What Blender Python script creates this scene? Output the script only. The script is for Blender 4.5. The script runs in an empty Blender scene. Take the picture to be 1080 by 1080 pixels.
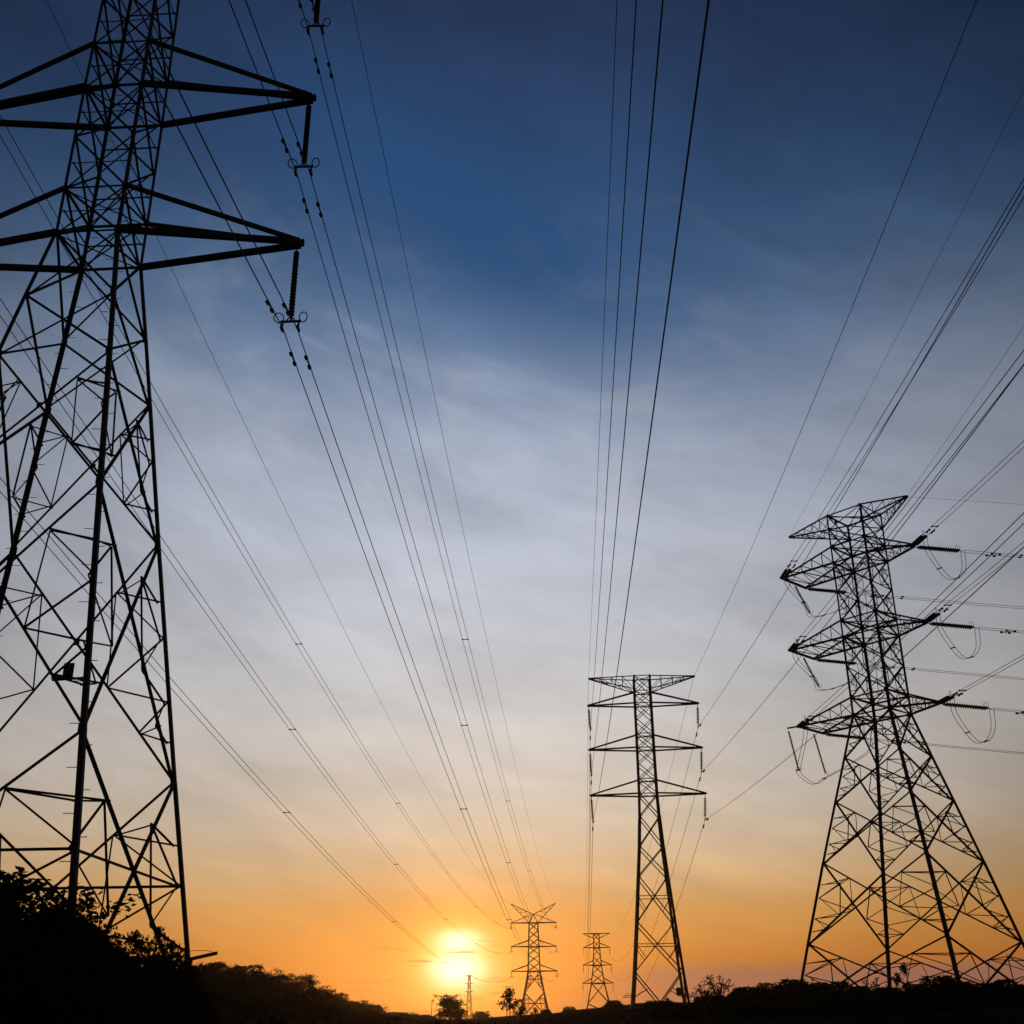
import bpy, math, random
from mathutils import Vector, Matrix
R = math.radians
C = bpy.context.scene.collection
SC = bpy.context.scene

# ------------------------------------------------------------------ camera
EYE = 1.6
F_PX, PITCH, ROLL = 1218.0, R(24.46), R(-0.5)      # focal length in pixels of a 1080 px wide picture
cam_d = bpy.data.cameras.new('camera')
cam_d.sensor_width = 36.0
cam_d.lens = 36.0 * F_PX / 1080.0
cam_d.clip_start, cam_d.clip_end = 0.1, 20000
cam = bpy.data.objects.new('camera', cam_d)
C.objects.link(cam)
_r0 = Vector((1, 0, 0)); _u0 = Vector((0, -math.sin(PITCH), math.cos(PITCH))); _f0 = Vector((0, math.cos(PITCH), math.sin(PITCH)))
_right = _r0 * math.cos(ROLL) + _u0 * math.sin(ROLL)
_up = _u0 * math.cos(ROLL) - _r0 * math.sin(ROLL)
cam.matrix_world = Matrix(((_right.x, _up.x, -_f0.x, 0), (_right.y, _up.y, -_f0.y, 0), (_right.z, _up.z, -_f0.z, EYE), (0, 0, 0, 1)))
SC.camera = cam


def ray(px, py):
    return _f0 + _right * ((px - 540) / F_PX) - _up * ((py - 540) / F_PX)


def at(px, py, Y):
    """where the view through photo pixel (px, py) reaches the distance Y"""
    d = ray(px, py)
    return Vector((0, 0, EYE)) + d * (Y / d.y)


# ------------------------------------------------------------------ sky
SUN_DIR = ray(481, 1019).normalized()
SUN_EL = math.asin(SUN_DIR.z)
SUN_AZ = math.atan2(SUN_DIR.x, SUN_DIR.y)


def lin(rgb):
    o = []
    for v in rgb:
        v /= 255.0
        o.append(v / 12.92 if v <= 0.04045 else ((v + 0.055) / 1.055) ** 2.4)
    return (*o, 1.0)


class NT:
    """small helper for node trees"""
    def __init__(self, tree):
        self.t = tree; self.n = tree.nodes; self.l = tree.links

    def new(self, kind, **kw):
        n = self.n.new(kind)
        for k, v in kw.items():
            setattr(n, k, v)
        return n

    def put(self, sock, v):
        if hasattr(v, 'is_linked'):
            self.l.new(v, sock)
        else:
            sock.default_value = v

    def math(self, op, a, b=0.0, c=0.0, clamp=False):
        n = self.new('ShaderNodeMath', operation=op, use_clamp=clamp)
        self.put(n.inputs[0], a); self.put(n.inputs[1], b); self.put(n.inputs[2], c)
        return n.outputs[0]

    def mix(self, fac, a, b, blend='MIX'):
        n = self.new('ShaderNodeMix', data_type='RGBA', blend_type=blend)
        self.put(n.inputs[0], fac); self.put(n.inputs[6], a); self.put(n.inputs[7], b)
        return n.outputs[2]

    def gauss(self, v, c, s):
        """exp(-((v-c)/s)^2)"""
        d = self.math('DIVIDE', self.math('SUBTRACT', v, c), s)
        return self.math('EXPONENT', self.math('MULTIPLY', self.math('MULTIPLY', d, d), -1.0))

    def smooth(self, v, a, b):
        n = self.new('ShaderNodeMapRange', interpolation_type='SMOOTHSTEP')
        self.put(n.inputs[0], v); n.inputs[1].default_value = a; n.inputs[2].default_value = b
        return n.outputs[0]

    def ramp(self, fac, stops):
        n = self.new('ShaderNodeValToRGB')
        cr = n.color_ramp
        while len(cr.elements) < len(stops):
            cr.elements.new(0.5)
        for e, (p, c) in zip(cr.elements, stops):
            e.position = p; e.color = c
        self.put(n.inputs[0], fac)
        return n.outputs[0]

    def combine(self, x, y, z):
        n = self.new('ShaderNodeCombineXYZ')
        self.put(n.inputs[0], x); self.put(n.inputs[1], y); self.put(n.inputs[2], z)
        return n.outputs[0]

    def noise(self, vec, scale, detail=4.0, rough=0.5, dist=0.0):
        n = self.new('ShaderNodeTexNoise')
        self.put(n.inputs['Vector'], vec)
        n.inputs['Scale'].default_value = scale; n.inputs['Detail'].default_value = detail
        n.inputs['Roughness'].default_value = rough; n.inputs['Distortion'].default_value = dist
        return n.outputs[0]


world = bpy.data.worlds.new('World')
SC.world = world
world.use_nodes = True
w = NT(world.node_tree)
w.n.clear()
out = w.new('ShaderNodeOutputWorld')
sky = w.new('ShaderNodeTexSky', sky_type='NISHITA', sun_disc=False)
sky.sun_elevation = SUN_EL
sky.sun_rotation = SUN_AZ
sky.altitude = 100; sky.air_density = 1.0; sky.dust_density = 1.5; sky.ozone_density = 2.0
tc = w.new('ShaderNodeTexCoord')
sep = w.new('ShaderNodeSeparateXYZ')
w.l.new(tc.outputs['Generated'], sep.inputs[0])
dx, dy, dz = sep.outputs
elev = w.math('MULTIPLY', w.math('ARCSINE', dz), 57.29578)
azim = w.math('MULTIPLY', w.math('ARCTAN2', dx, dy), 57.29578)


def el_of(y):
    return math.degrees(PITCH) + math.degrees(math.atan((540 - y) / F_PX))


# evening sky by height: twilight blue above, thin bright veil in the middle, orange air near the ground
SKY_STOPS = [(1100, (108, 58, 38)), (1060, (168, 86, 38)), (1030, (190, 108, 38)), (1000, (200, 126, 48)), (960, (205, 148, 80)),
             (920, (208, 171, 126)), (880, (208, 185, 158)), (840, (206, 192, 177)), (790, (203, 195, 188)), (730, (198, 196, 197)),
             (660, (191, 193, 201)), (600, (184, 189, 201)), (540, (175, 182, 198)), (480, (160, 170, 189)), (420, (134, 149, 174)),
             (360, (103, 125, 157)), (300, (74, 101, 138)), (240, (55, 83, 122)), (170, (45, 71, 109)), (100, (39, 60, 95)), (30, (35, 51, 82)), (-300, (25, 34, 58))]
E0, E1 = -1.0, 62.0
fac = w.math('DIVIDE', w.math('SUBTRACT', elev, E0), E1 - E0, clamp=True)
base = w.ramp(fac, [((el_of(y) - E0) / (E1 - E0), lin(c)) for y, c in SKY_STOPS])
# the light fades away from the sun's side of the sky, and the east is nearly dark
daz = w.math('ABSOLUTE', w.math('ADD', azim, 2.0))
side = w.math('ADD', w.math('MULTIPLY', w.gauss(daz, 0.0, 35.0), 0.96), 0.04)
base = w.mix(1.0, base, w.combine(side, side, side), 'MULTIPLY')
# veils of thin high cloud: brighter streaks and bluer gaps
slant = w.math('ADD', elev, w.math('MULTIPLY', azim, 0.22))
vec = w.combine(w.math('MULTIPLY', azim, 0.020), w.math('MULTIPLY', slant, 0.062), w.math('MULTIPLY', azim, 0.004))
n1 = w.noise(vec, 1.6, 5.0, 0.55, 0.6)
n2 = w.noise(vec, 5.5, 6.0, 0.6, 0.4)
veil = w.math('ADD', w.math('MULTIPLY', n1, 0.55), w.math('MULTIPLY', n2, 0.45))
vf = w.math('ADD', w.math('MULTIPLY', w.math('SUBTRACT', veil, 0.5), 1.35), 1.05)
base = w.mix(1.0, base, w.combine(vf, vf, vf), 'MULTIPLY')
# soft whitish puffs of cirrus in the middle of the sky
vec3 = w.combine(w.math('MULTIPLY', azim, 0.07), w.math('MULTIPLY', slant, 0.13), 5.1)
puff = w.smooth(w.noise(vec3, 1.3, 6.0, 0.58, 0.9), 0.48, 0.72)
puff = w.math('MULTIPLY', puff, w.math('MULTIPLY', w.gauss(elev, 24.0, 11.0), w.gauss(azim, -3.0, 20.0)))
base = w.mix(w.math('MULTIPLY', puff, 0.38), base, lin((206, 206, 210)))
# a clear deep-blue gap in the veil, slanting across the upper sky
tilt = w.math('ADD', elev, w.math('MULTIPLY', azim, 0.40))
gap = w.math('MULTIPLY', w.gauss(tilt, 37.8, 4.6), w.gauss(azim, -1.0, 13.0))
gap = w.math('MULTIPLY', gap, w.math('ADD', w.math('MULTIPLY', n2, 1.0), 0.3), clamp=True)
base = w.mix(gap, base, lin((36, 74, 120)))
# a low mauve cloud bank on the right of the horizon and small dark bars round the sun
bank = w.math('MULTIPLY', w.smooth(w.math('ADD', elev, w.math('MULTIPLY', n2, 0.5)), 3.4, 2.7), w.smooth(azim, 1.0, 8.0))
base = w.mix(w.math('MULTIPLY', bank, 0.75), base, lin((136, 92, 84)))
# the veiled sun: a dazzling core, a yellow aureole and an orange glow
da = w.math('MULTIPLY', w.math('SUBTRACT', azim, math.degrees(SUN_AZ)), 1.0)
de = w.math('SUBTRACT', elev, math.degrees(SUN_EL))
core = w.math('MULTIPLY', w.gauss(da, 0.05, 1.15), w.gauss(de, -0.12, 0.74))
lobe = w.math('MULTIPLY', w.gauss(da, 0.1, 0.95), w.gauss(de, 1.12, 0.42))
aure = w.math('MULTIPLY', w.gauss(da, 0.0, 1.9), w.gauss(de, 0.25, 1.85))
glow = w.math('MULTIPLY', w.gauss(da, 0.0, 6.5), w.gauss(de, -0.3, 3.3))
vbar = w.combine(w.math('MULTIPLY', azim, 0.35), w.math('MULTIPLY', elev, 2.6), 3.7)
bars = w.smooth(w.noise(vbar, 1.0, 3.0, 0.5), 0.56, 0.66)
bars = w.math('MULTIPLY', bars, w.math('MULTIPLY', w.smooth(elev, 4.6, 3.6), w.gauss(da, 0.0, 6.0)))


def scaled(f, rgb):
    return w.combine(w.math('MULTIPLY', f, rgb[0]), w.math('MULTIPLY', f, rgb[1]), w.math('MULTIPLY', f, rgb[2]))


base = w.mix(1.0, base, scaled(glow, (0.17, 0.03, 0.0)), 'ADD')
base = w.mix(w.math('MULTIPLY', glow, 0.5), base, lin((250, 150, 22)))
base = w.mix(w.math('MULTIPLY', bars, 0.5), base, lin((176, 98, 44)))
sunl = w.math('SUBTRACT', 1.0, w.math('MULTIPLY', bars, 0.75))
base = w.mix(1.0, base, scaled(w.math('MULTIPLY', aure, sunl), (0.45, 0.42, 0.03)), 'ADD')
base = w.mix(1.0, base, scaled(w.math('MULTIPLY', core, sunl), (0.8, 0.82, 0.95)), 'ADD')
base = w.mix(1.0, base, scaled(lobe, (0.7, 0.72, 0.75)), 'ADD')
bg1 = w.new('ShaderNodeBackground')
w.l.new(base, bg1.inputs[0]); bg1.inputs[1].default_value = 1.09
bg2 = w.new('ShaderNodeBackground')
w.l.new(sky.outputs[0], bg2.inputs[0]); bg2.inputs[1].default_value = 0.05
mixs = w.new('ShaderNodeMixShader')
mixs.inputs[0].default_value = 0.12
w.l.new(bg1.outputs[0], mixs.inputs[1]); w.l.new(bg2.outputs[0], mixs.inputs[2])
w.l.new(mixs.outputs[0], out.inputs[0])

# ------------------------------------------------------------------ sun
sun_d = bpy.data.lights.new('sun', 'SUN')
sun_d.energy = 0.5
sun_d.angle = R(0.6)
sun_d.color = (1.0, 0.42, 0.14)
sun = bpy.data.objects.new('sun', sun_d)
sun.rotation_euler = (-SUN_DIR).to_track_quat('-Z', 'Y').to_euler()
sun.location = (0, 0, 60)
C.objects.link(sun)

SC.view_settings.view_transform = 'Standard'
SC.view_settings.look = 'None'
SC.view_settings.exposure = 0.0
SC.view_settings.gamma = 1.0
SC.view_settings.use_curve_mapping = False
SC.render.engine = 'CYCLES'
SC.cycles.use_denoising = True
SC.cycles.denoiser = 'OPENIMAGEDENOISE'
SC.cycles.max_bounces = 4


# ------------------------------------------------------------------ materials
def material(name, c0, c1, scale, rough, metal=0.0, bump=0.0, spec=0.3):
    m = bpy.data.materials.new(name)
    m.use_nodes = True
    t = NT(m.node_tree)
    b = m.node_tree.nodes['Principled BSDF']
    co = t.new('ShaderNodeTexCoord')
    nz = t.noise(co.outputs['Object'], scale, 5.0, 0.6)
    t.put(b.inputs['Base Color'], t.ramp(nz, [(0.3, (*c0, 1)), (0.7, (*c1, 1))]))
    b.inputs['Roughness'].default_value = rough
    b.inputs['Metallic'].default_value = metal
    b.inputs['Specular IOR Level'].default_value = spec
    if bump:
        bp = t.new('ShaderNodeBump')
        bp.inputs['Strength'].default_value = bump
        t.put(bp.inputs['Height'], t.noise(co.outputs['Object'], scale * 6, 4.0, 0.6))
        t.l.new(bp.outputs[0], b.inputs['Normal'])
    return m


M = {
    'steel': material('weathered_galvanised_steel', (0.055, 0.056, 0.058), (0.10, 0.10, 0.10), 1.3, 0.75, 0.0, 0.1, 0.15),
    'wire': material('dull_aluminium_cable', (0.05, 0.05, 0.052), (0.09, 0.09, 0.09), 3.0, 0.7, 0.0, 0.0, 0.15),
    'porcelain': material('brown_porcelain', (0.03, 0.018, 0.012), (0.05, 0.028, 0.018), 4.0, 0.4),
    'plate': material('dirty_enamel_plate', (0.06, 0.06, 0.055), (0.12, 0.11, 0.10), 4.0, 0.7),
    'bark': material('rough_bark', (0.03, 0.022, 0.016), (0.07, 0.05, 0.035), 6.0, 0.95, 0.0, 0.6, 0.1),
    'leaf': material('dark_broad_leaves', (0.028, 0.042, 0.016), (0.055, 0.075, 0.028), 1.2, 0.9, 0.0, 0.0, 0.0),
    'leaf2': material('olive_leaves', (0.035, 0.042, 0.016), (0.06, 0.068, 0.026), 1.4, 0.9, 0.0, 0.0, 0.0),
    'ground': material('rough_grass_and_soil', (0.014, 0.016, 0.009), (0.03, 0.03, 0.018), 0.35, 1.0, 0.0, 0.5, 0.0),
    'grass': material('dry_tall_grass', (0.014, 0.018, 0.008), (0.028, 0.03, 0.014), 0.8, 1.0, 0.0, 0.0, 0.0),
    'wood': material('grey_weathered_pole', (0.05, 0.045, 0.04), (0.10, 0.09, 0.08), 3.0, 0.9, 0.0, 0.2, 0.1),
    'concrete': material('stained_concrete', (0.16, 0.155, 0.145), (0.26, 0.25, 0.24), 2.0, 0.9, 0.0, 0.2, 0.1),
}


# ------------------------------------------------------------------ mesh helpers
class MB:
    """collects geometry for ONE mesh object"""
    def __init__(self):
        self.v = []; self.f = []

    def add(self, vs, fs):
        o = len(self.v)
        self.v.extend([tuple(x) for x in vs])
        self.f.extend([tuple(i + o for i in q) for q in fs])

    def frame(self, p, q, ref=None):
        p, q = Vector(p), Vector(q)
        d = (q - p)
        n = d.length
        d = d / n if n > 1e-9 else Vector((0, 0, 1))
        ref = Vector(ref) if ref is not None else Vector((0, 0, 1))
        a = ref - d * ref.dot(d)
        if a.length < 1e-3:
            a = Vector((1, 0, 0)) - d * d.x
            if a.length < 1e-3:
                a = Vector((0, 1, 0)) - d * d.y
        a.normalize()
        return p, q, a, d.cross(a)

    def angle(self, p, q, w, ref=None, t=None):
        """rolled steel angle (L section) from p to q"""
        p, q, a, b = self.frame(p, q, ref)
        t = t or max(0.008, w * 0.12)
        h = w * 0.5
        prof = [(-h, -h), (h, -h), (h, -h + t), (-h + t, -h + t), (-h + t, h), (-h, h)]
        vs = [p + a * x + b * y for x, y in prof] + [q + a * x + b * y for x, y in prof]
        fs = [(i, (i + 1) % 6, (i + 1) % 6 + 6, i + 6) for i in range(6)]
        fs += [(0, 3, 2, 1), (0, 5, 4, 3), (6, 7, 8, 9), (6, 9, 10, 11)]
        self.add(vs, fs)

    def bar(self, p, q, w, h=None, ref=None):
        p, q, a, b = self.frame(p, q, ref)
        h = h or w
        pr = [(-w / 2, -h / 2), (w / 2, -h / 2), (w / 2, h / 2), (-w / 2, h / 2)]
        vs = [p + a * x + b * y for x, y in pr] + [q + a * x + b * y for x, y in pr]
        self.add(vs, [(0, 1, 5, 4), (1, 2, 6, 5), (2, 3, 7, 6), (3, 0, 4, 7), (3, 2, 1, 0), (4, 5, 6, 7)])

    def tube(self, pts, rad, n=6, closed=False, cap=True):
        pts = [Vector(p) for p in pts]
        m = len(pts)
        rad = rad if isinstance(rad, (list, tuple)) else [rad] * m
        o = len(self.v)
        ref = None
        for i, p in enumerate(pts):
            if closed:
                d = pts[(i + 1) % m] - pts[i - 1]
            else:
                d = pts[min(i + 1, m - 1)] - pts[max(i - 1, 0)]
            d.normalize()
            if ref is None:
                ref = Vector((0, 0, 1)) if abs(d.z) < 0.9 else Vector((1, 0, 0))
            a = ref - d * ref.dot(d)
            if a.length < 1e-4:
                a = Vector((1, 0, 0)) - d * d.x
            a.normalize(); ref = a
            b = d.cross(a)
            for k in range(n):
                an = 2 * math.pi * k / n
                self.v.append(tuple(p + (a * math.cos(an) + b * math.sin(an)) * rad[i]))
        seg = m if closed else m - 1
        for i in range(seg):
            j = (i + 1) % m
            for k in range(n):
                k2 = (k + 1) % n
                self.f.append((o + i * n + k, o + i * n + k2, o + j * n + k2, o + j * n + k))
        if cap and not closed:
            self.f.append(tuple(o + k for k in reversed(range(n))))
            self.f.append(tuple(o + (m - 1) * n + k for k in range(n)))

    def lathe(self, p, q, prof, n=10):
        """prof: list of (t along p->q in metres, radius)"""
        p, q, a, b = self.frame(p, q)
        d = (q - p).normalized()
        o = len(self.v)
        for t, r in prof:
            for k in range(n):
                an = 2 * math.pi * k / n
                self.v.append(tuple(p + d * t + (a * math.cos(an) + b * math.sin(an)) * r))
        for i in range(len(prof) - 1):
            for k in range(n):
                k2 = (k + 1) % n
                self.f.append((o + i * n + k, o + i * n + k2, o + (i + 1) * n + k2, o + (i + 1) * n + k))
        self.f.append(tuple(o + k for k in reversed(range(n))))
        self.f.append(tuple(o + (len(prof) - 1) * n + k for k in range(n)))

    def ring(self, c, nrm, r, tr, n=20):
        c = Vector(c)
        _, _, a, b = self.frame(c, c + Vector(nrm))
        self.tube([c + (a * math.cos(2 * math.pi * k / n) + b * math.sin(2 * math.pi * k / n)) * r for k in range(n)], tr, 5, closed=True)

    def plate(self, c, nrm, up, w, h, t=0.016):
        c = Vector(c); nrm = Vector(nrm).normalized(); up = Vector(up)
        up = (up - nrm * up.dot(nrm)).normalized()
        s = nrm.cross(up)
        vs = []
        for e in (-t / 2, t / 2):
            for x, y in ((-w / 2, -h / 2), (w / 2, -h / 2), (w / 2, h / 2), (-w / 2, h / 2)):
                vs.append(c + s * x + up * y + nrm * e)
        self.add(vs, [(3, 2, 1, 0), (4, 5, 6, 7), (0, 1, 5, 4), (1, 2, 6, 5), (2, 3, 7, 6), (3, 0, 4, 7)])

    def mesh(self, name, mat):
        me = bpy.data.meshes.new(name)
        me.from_pydata(self.v, [], self.f)
        me.materials.append(mat)
        me.update()
        return me

    def build(self, name, mat, parent=None):
        ob = bpy.data.objects.new(name, self.mesh(name, mat))
        C.objects.link(ob)
        if parent:
            ob.parent = parent
        return ob


def tag(o, label=None, cat=None, group=None, kind=None):
    for k, v in (('label', label), ('category', cat), ('group', group), ('kind', kind)):
        if v:
            o[k] = v
    return o


def thing(name, label, cat, loc=(0, 0, 0), rz=0.0, group=None):
    o = bpy.data.objects.new(name, None)
    o.empty_display_size = 0.5
    C.objects.link(o)
    o.location = loc
    o.rotation_euler = (0, 0, rz)
    return tag(o, label, cat, group)


def lerp(a, b, t):
    return Vector(a) + (Vector(b) - Vector(a)) * t


# ------------------------------------------------------------------ terrain
E_PTS = [(-180, 0.0), (-90, 0.8), (-40, 2.6), (-22, 2.5), (-17, 2.1), (-13, 1.75), (-9.5, 1.25), (-6.5, 0.78), (-3, 0.74), (1, 0.93), (4, 1.2),
         (6, 1.4), (9, 1.35), (13, 1.4), (19, 1.42), (30, 1.4), (90, 0.6), (180, 0.0)]


def elev_at(azd):
    for (a, ea), (b, eb) in zip(E_PTS, E_PTS[1:]):
        if a <= azd <= b:
            t = (azd - a) / (b - a)
            t = t * t * (3 - 2 * t)
            return ea + (eb - ea) * t
    return 0.0


def ground_z(x, y):
    d = math.hypot(x, y)
    e = math.tan(R(elev_at(math.degrees(math.atan2(x, y)))))
    far = d if d < 700 else 700 + (d - 700) * 0.15
    rel = -1.6 * math.exp(-d / 22.0) + e * far * (1 - math.exp(-d / 42.0))
    bump = 0.10 * math.sin(x * 0.31 + 1.3) * math.sin(y * 0.27) + 0.05 * math.sin(x * 0.9 + y * 0.7)
    return EYE + rel + bump * min(1.0, d / 30.0)


mb = MB()
radii = [0.0] + [1.5 * 1.13 ** i for i in range(53)]
NA = 240
mb.v.append((0, 0, ground_z(0, 0)))
for rr in radii[1:]:
    for k in range(NA):
        an = 2 * math.pi * k / NA
        x, y = rr * math.sin(an), rr * math.cos(an)
        mb.v.append((x, y, ground_z(x, y)))
for k in range(NA):
    mb.f.append((0, 1 + (k + 1) % NA, 1 + k))
for i in range(len(radii) - 2):
    for k in range(NA):
        a = 1 + i * NA + k; b = 1 + i * NA + (k + 1) % NA
        mb.f.append((a, b, b + NA, a + NA))
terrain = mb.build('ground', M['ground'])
tag(terrain, kind='structure')
for p_ in terrain.data.polygons:
    p_.use_smooth = True

# ------------------------------------------------------------------ lattice towers
SG = [(-1, -1), (-1, 1), (1, 1), (1, -1)]            # corners in order round the tower
FACES = [(0, 1), (1, 2), (2, 3), (3, 0)]


class Tower:
    def __init__(self, root, levels):
        self.root = root
        self.lv = sorted(levels)                      # (z, half width)
        self.legs = [MB() for _ in range(4)]
        self.face = [MB() for _ in range(4)]
        self.hips = []

    def w(self, z):
        lv = self.lv
        for (z0, w0), (z1, w1) in zip(lv, lv[1:]):
            if z <= z1 or (z1, w1) == lv[-1]:
                return w0 + (w1 - w0) * (z - z0) / (z1 - z0)

    def c(self, k, z, inset=0.0):
        a = self.w(z) - inset
        return Vector((SG[k][0] * a, SG[k][1] * a, z))

    def make_legs(self, sizes):
        """sizes: list of (z_top, width) from the bottom up"""
        zs = [z for z, _ in self.lv]
        for k in range(4):
            for z0, z1 in zip(zs, zs[1:]):
                wd = next(s for zt, s in sizes if z1 <= zt + 1e-6)
                o_ = Vector((SG[k][0], SG[k][1], 0)) * (wd * 0.4)
                p, q = self.c(k, z0) + o_, self.c(k, z1 + 0.02) + o_
                # outer corner of the angle follows the corner of the tower
                pp, qq, a, b = self.legs[k].frame(p, q, (-SG[k][0], 0, 0))
                t = wd * 0.14
                bdir = Vector((0, -SG[k][1], 0))
                prof = [(0, 0), (wd, 0), (wd, t), (t, t), (t, wd), (0, wd)]
                vs = [pp + a * x + bdir * y for x, y in prof] + [qq + a * x + bdir * y for x, y in prof]
                fs = [(i, (i + 1) % 6, (i + 1) % 6 + 6, i + 6) for i in range(6)] + [(0, 3, 2, 1), (0, 5, 4, 3), (6, 7, 8, 9), (6, 9, 10, 11)]
                self.legs[k].add(vs, fs)

    def fn(self, i):
        a, b = FACES[i]
        return Vector((SG[a][0] + SG[b][0], SG[a][1] + SG[b][1], 0)).normalized()

    def gusset(self, k, z, s):
        for i, (a, b) in enumerate(FACES):
            if k in (a, b):
                n = self.fn(i)
                o = self.c(b if k == a else a, z) - self.c(k, z)
                self.legs[k].plate(self.c(k, z) + o.normalized() * s * 0.42 + n * 0.012, n, (0, 0, 1), s * 0.8, s * 1.3, 0.012)

    def panel(self, z1, z0, dw, rw=0.0, mode='x', gs=0.0, horiz=0.0, faces=(0, 1, 2, 3)):
        """X bracing between heights z1 (upper) and z0 (lower) on every face"""
        nodes = {}
        for i in faces:
            a, b = FACES[i]
            n = self.fn(i)
            m = self.face[i]
            off = n * (dw * 0.5)
            A1, B1, A0, B0 = self.c(a, z1), self.c(b, z1), self.c(a, z0), self.c(b, z0)
            m.angle(A1 - off * 0.4, B0 - off * 0.4, dw, n)
            m.angle(B1 - off * 1.6, A0 - off * 1.6, dw, n)
            t = self.w(z1) / (self.w(z1) + self.w(z0))
            X = lerp(A1, B0, t)
            if horiz:
                zc = X.z
                m.angle(self.c(a, zc) - off * 2.4, self.c(b, zc) - off * 2.4, horiz, n)
            if mode == 'x':
                continue
            for k, top, bot in ((a, A1, A0), (b, B1, B0)):
                inn = -n * dw * 1.9
                mm = lerp(top, X, 0.5)
                Lm, Lc = self.c(k, mm.z - 0.12 * (z1 - X.z)), self.c(k, X.z)
                m.angle(mm + inn, Lm + inn, rw, n); m.angle(mm + inn, Lc + inn, rw, n)
                if mode == 'third':
                    r1, r2 = lerp(X, bot, 0.34), lerp(X, bot, 0.66)
                    L1, L2 = self.c(k, lerp(r1, r2, 0.35).z), self.c(k, lerp(r2, bot, 0.22).z)
                    m.angle(mm + inn, r1 + inn, rw, n)
                    m.angle(r1 + inn, Lc + inn, rw, n); m.angle(r1 + inn, L1 + inn, rw, n)
                    m.angle(r2 + inn, L1 + inn, rw, n); m.angle(r2 + inn, L2 + inn, rw, n)
                    nodes.setdefault(k, []).append((mm, r1, r2, Lc))
                else:
                    r1 = lerp(X, bot, 0.5)
                    m.angle(mm + inn, r1 + inn, rw, n)
                    m.angle(r1 + inn, Lc + inn, rw, n); m.angle(r1 + inn, self.c(k, r1.z - 0.1 * (X.z - z0)) + inn, rw, n)
                    nodes.setdefault(k, []).append((mm, r1, None, Lc))
                if gs:
                    m.plate(X, n, (0, 0, 1), gs, gs, 0.012)
        for k, lst in nodes.items():                  # hip bracing ties the two faces of a corner together
            if len(lst) == 2 and mode in ('third', 'hip'):
                (m1, a1, b1, _), (m2, a2, b2, _) = lst
                for e1, e2 in ((m1, m2), (b1 or a1, b2 or a2)):
                    hb = MB(); hb.angle(e1, e2, rw, (0, 0, 1)); self.hips.append(hb)
        if gs:
            for k in range(4):
                self.gusset(k, z1, gs)

    def belt(self, z, wd, cross=True):
        for i, (a, b) in enumerate(FACES):
            n = self.fn(i)
            self.face[i].angle(self.c(a, z) + n * 0.01, self.c(b, z) + n * 0.01, wd, n)
        if cross:
            hb = MB()
            hb.angle(self.c(0, z - wd), self.c(2, z - wd), wd * 0.7, (0, 0, 1))
            hb.angle(self.c(1, z - wd * 1.5), self.c(3, z - wd * 1.5), wd * 0.7, (0, 0, 1))
            self.hips.append(hb)

    def build(self):
        for m in self.legs:
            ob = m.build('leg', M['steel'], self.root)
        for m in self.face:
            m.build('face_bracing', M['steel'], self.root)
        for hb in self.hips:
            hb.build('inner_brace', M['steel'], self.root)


def crossarm(tw, side, zb, zt, reach, bw, tw_, lw, tip_half=0.0, lace=4, tip_z=None, plate=0.5, name='crossarm', tip_y=None, sy=0.0, one_top=False):
    """four chords from the body to the tip, laced together. side = -1 / +1"""
    m = MB()
    ks = (0, 1) if side < 0 else (3, 2)
    wb, wt = tw.w(zb), tw.w(zt)
    tz = zb if tip_z is None else tip_z
    ys = tip_y or (-tip_half, tip_half)
    bot, top = [], []
    for k, yy in zip(ks, ys):
        B = Vector((side * wb, SG[k][1] * wb, zb)); T = Vector((side * wt, SG[k][1] * (0.12 if one_top else wt), zt))
        E = Vector((side * reach, yy + sy, tz))
        m.bar(B, E, bw, bw * 0.8, (0, 0, 1)); m.bar(T, E + Vector((0, 0, 0.05)), tw_, tw_ * 0.8, (0, 0, 1))
        bot.append((B, E)); top.append((T, E))
    if lace:
        for j in range(lace):
            t0, t1 = j / lace, (j + 1) / lace
            t1 = min(t1, 0.96)
            a0, a1 = lerp(*bot[0], t0), lerp(*bot[0], t1)
            b0, b1 = lerp(*bot[1], t0), lerp(*bot[1], t1)
            m.angle(a0 if j % 2 else b0, b1 if j % 2 else a1, lw)
            m.angle(a1, b1, lw)
            for bt, tp in zip(bot, top):
                m.angle(lerp(*bt, t0), lerp(*tp, t1), lw)
                if j < lace - 1:
                    m.angle(lerp(*bt, t1), lerp(*tp, t1), lw)
    if tip_half > 0.8:
        m.bar(bot[0][1] + Vector((0, -0.1, 0)), bot[1][1] + Vector((0, 0.1, 0)), bw * 1.1, bw, (0, 0, 1))
    elif plate:
        E = (bot[0][1] + bot[1][1]) * 0.5
        m.plate(E + Vector((side * plate * -0.25, -0.05, 0.02)), (0, 1, 0), (0, 0, 1), plate, plate * 0.42, 0.02)
        m.plate(E + Vector((side * plate * -0.25, 0.05, 0.02)), (0, 1, 0), (0, 0, 1), plate, plate * 0.42, 0.02)
    return m.build(name, M['steel'], tw.root)


def W(root, p):
    """point of a tower's own frame -> world"""
    return Matrix.Translation(root.location) @ Matrix.Rotation(root.rotation_euler.z, 4, 'Z') @ Vector(p)


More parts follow.
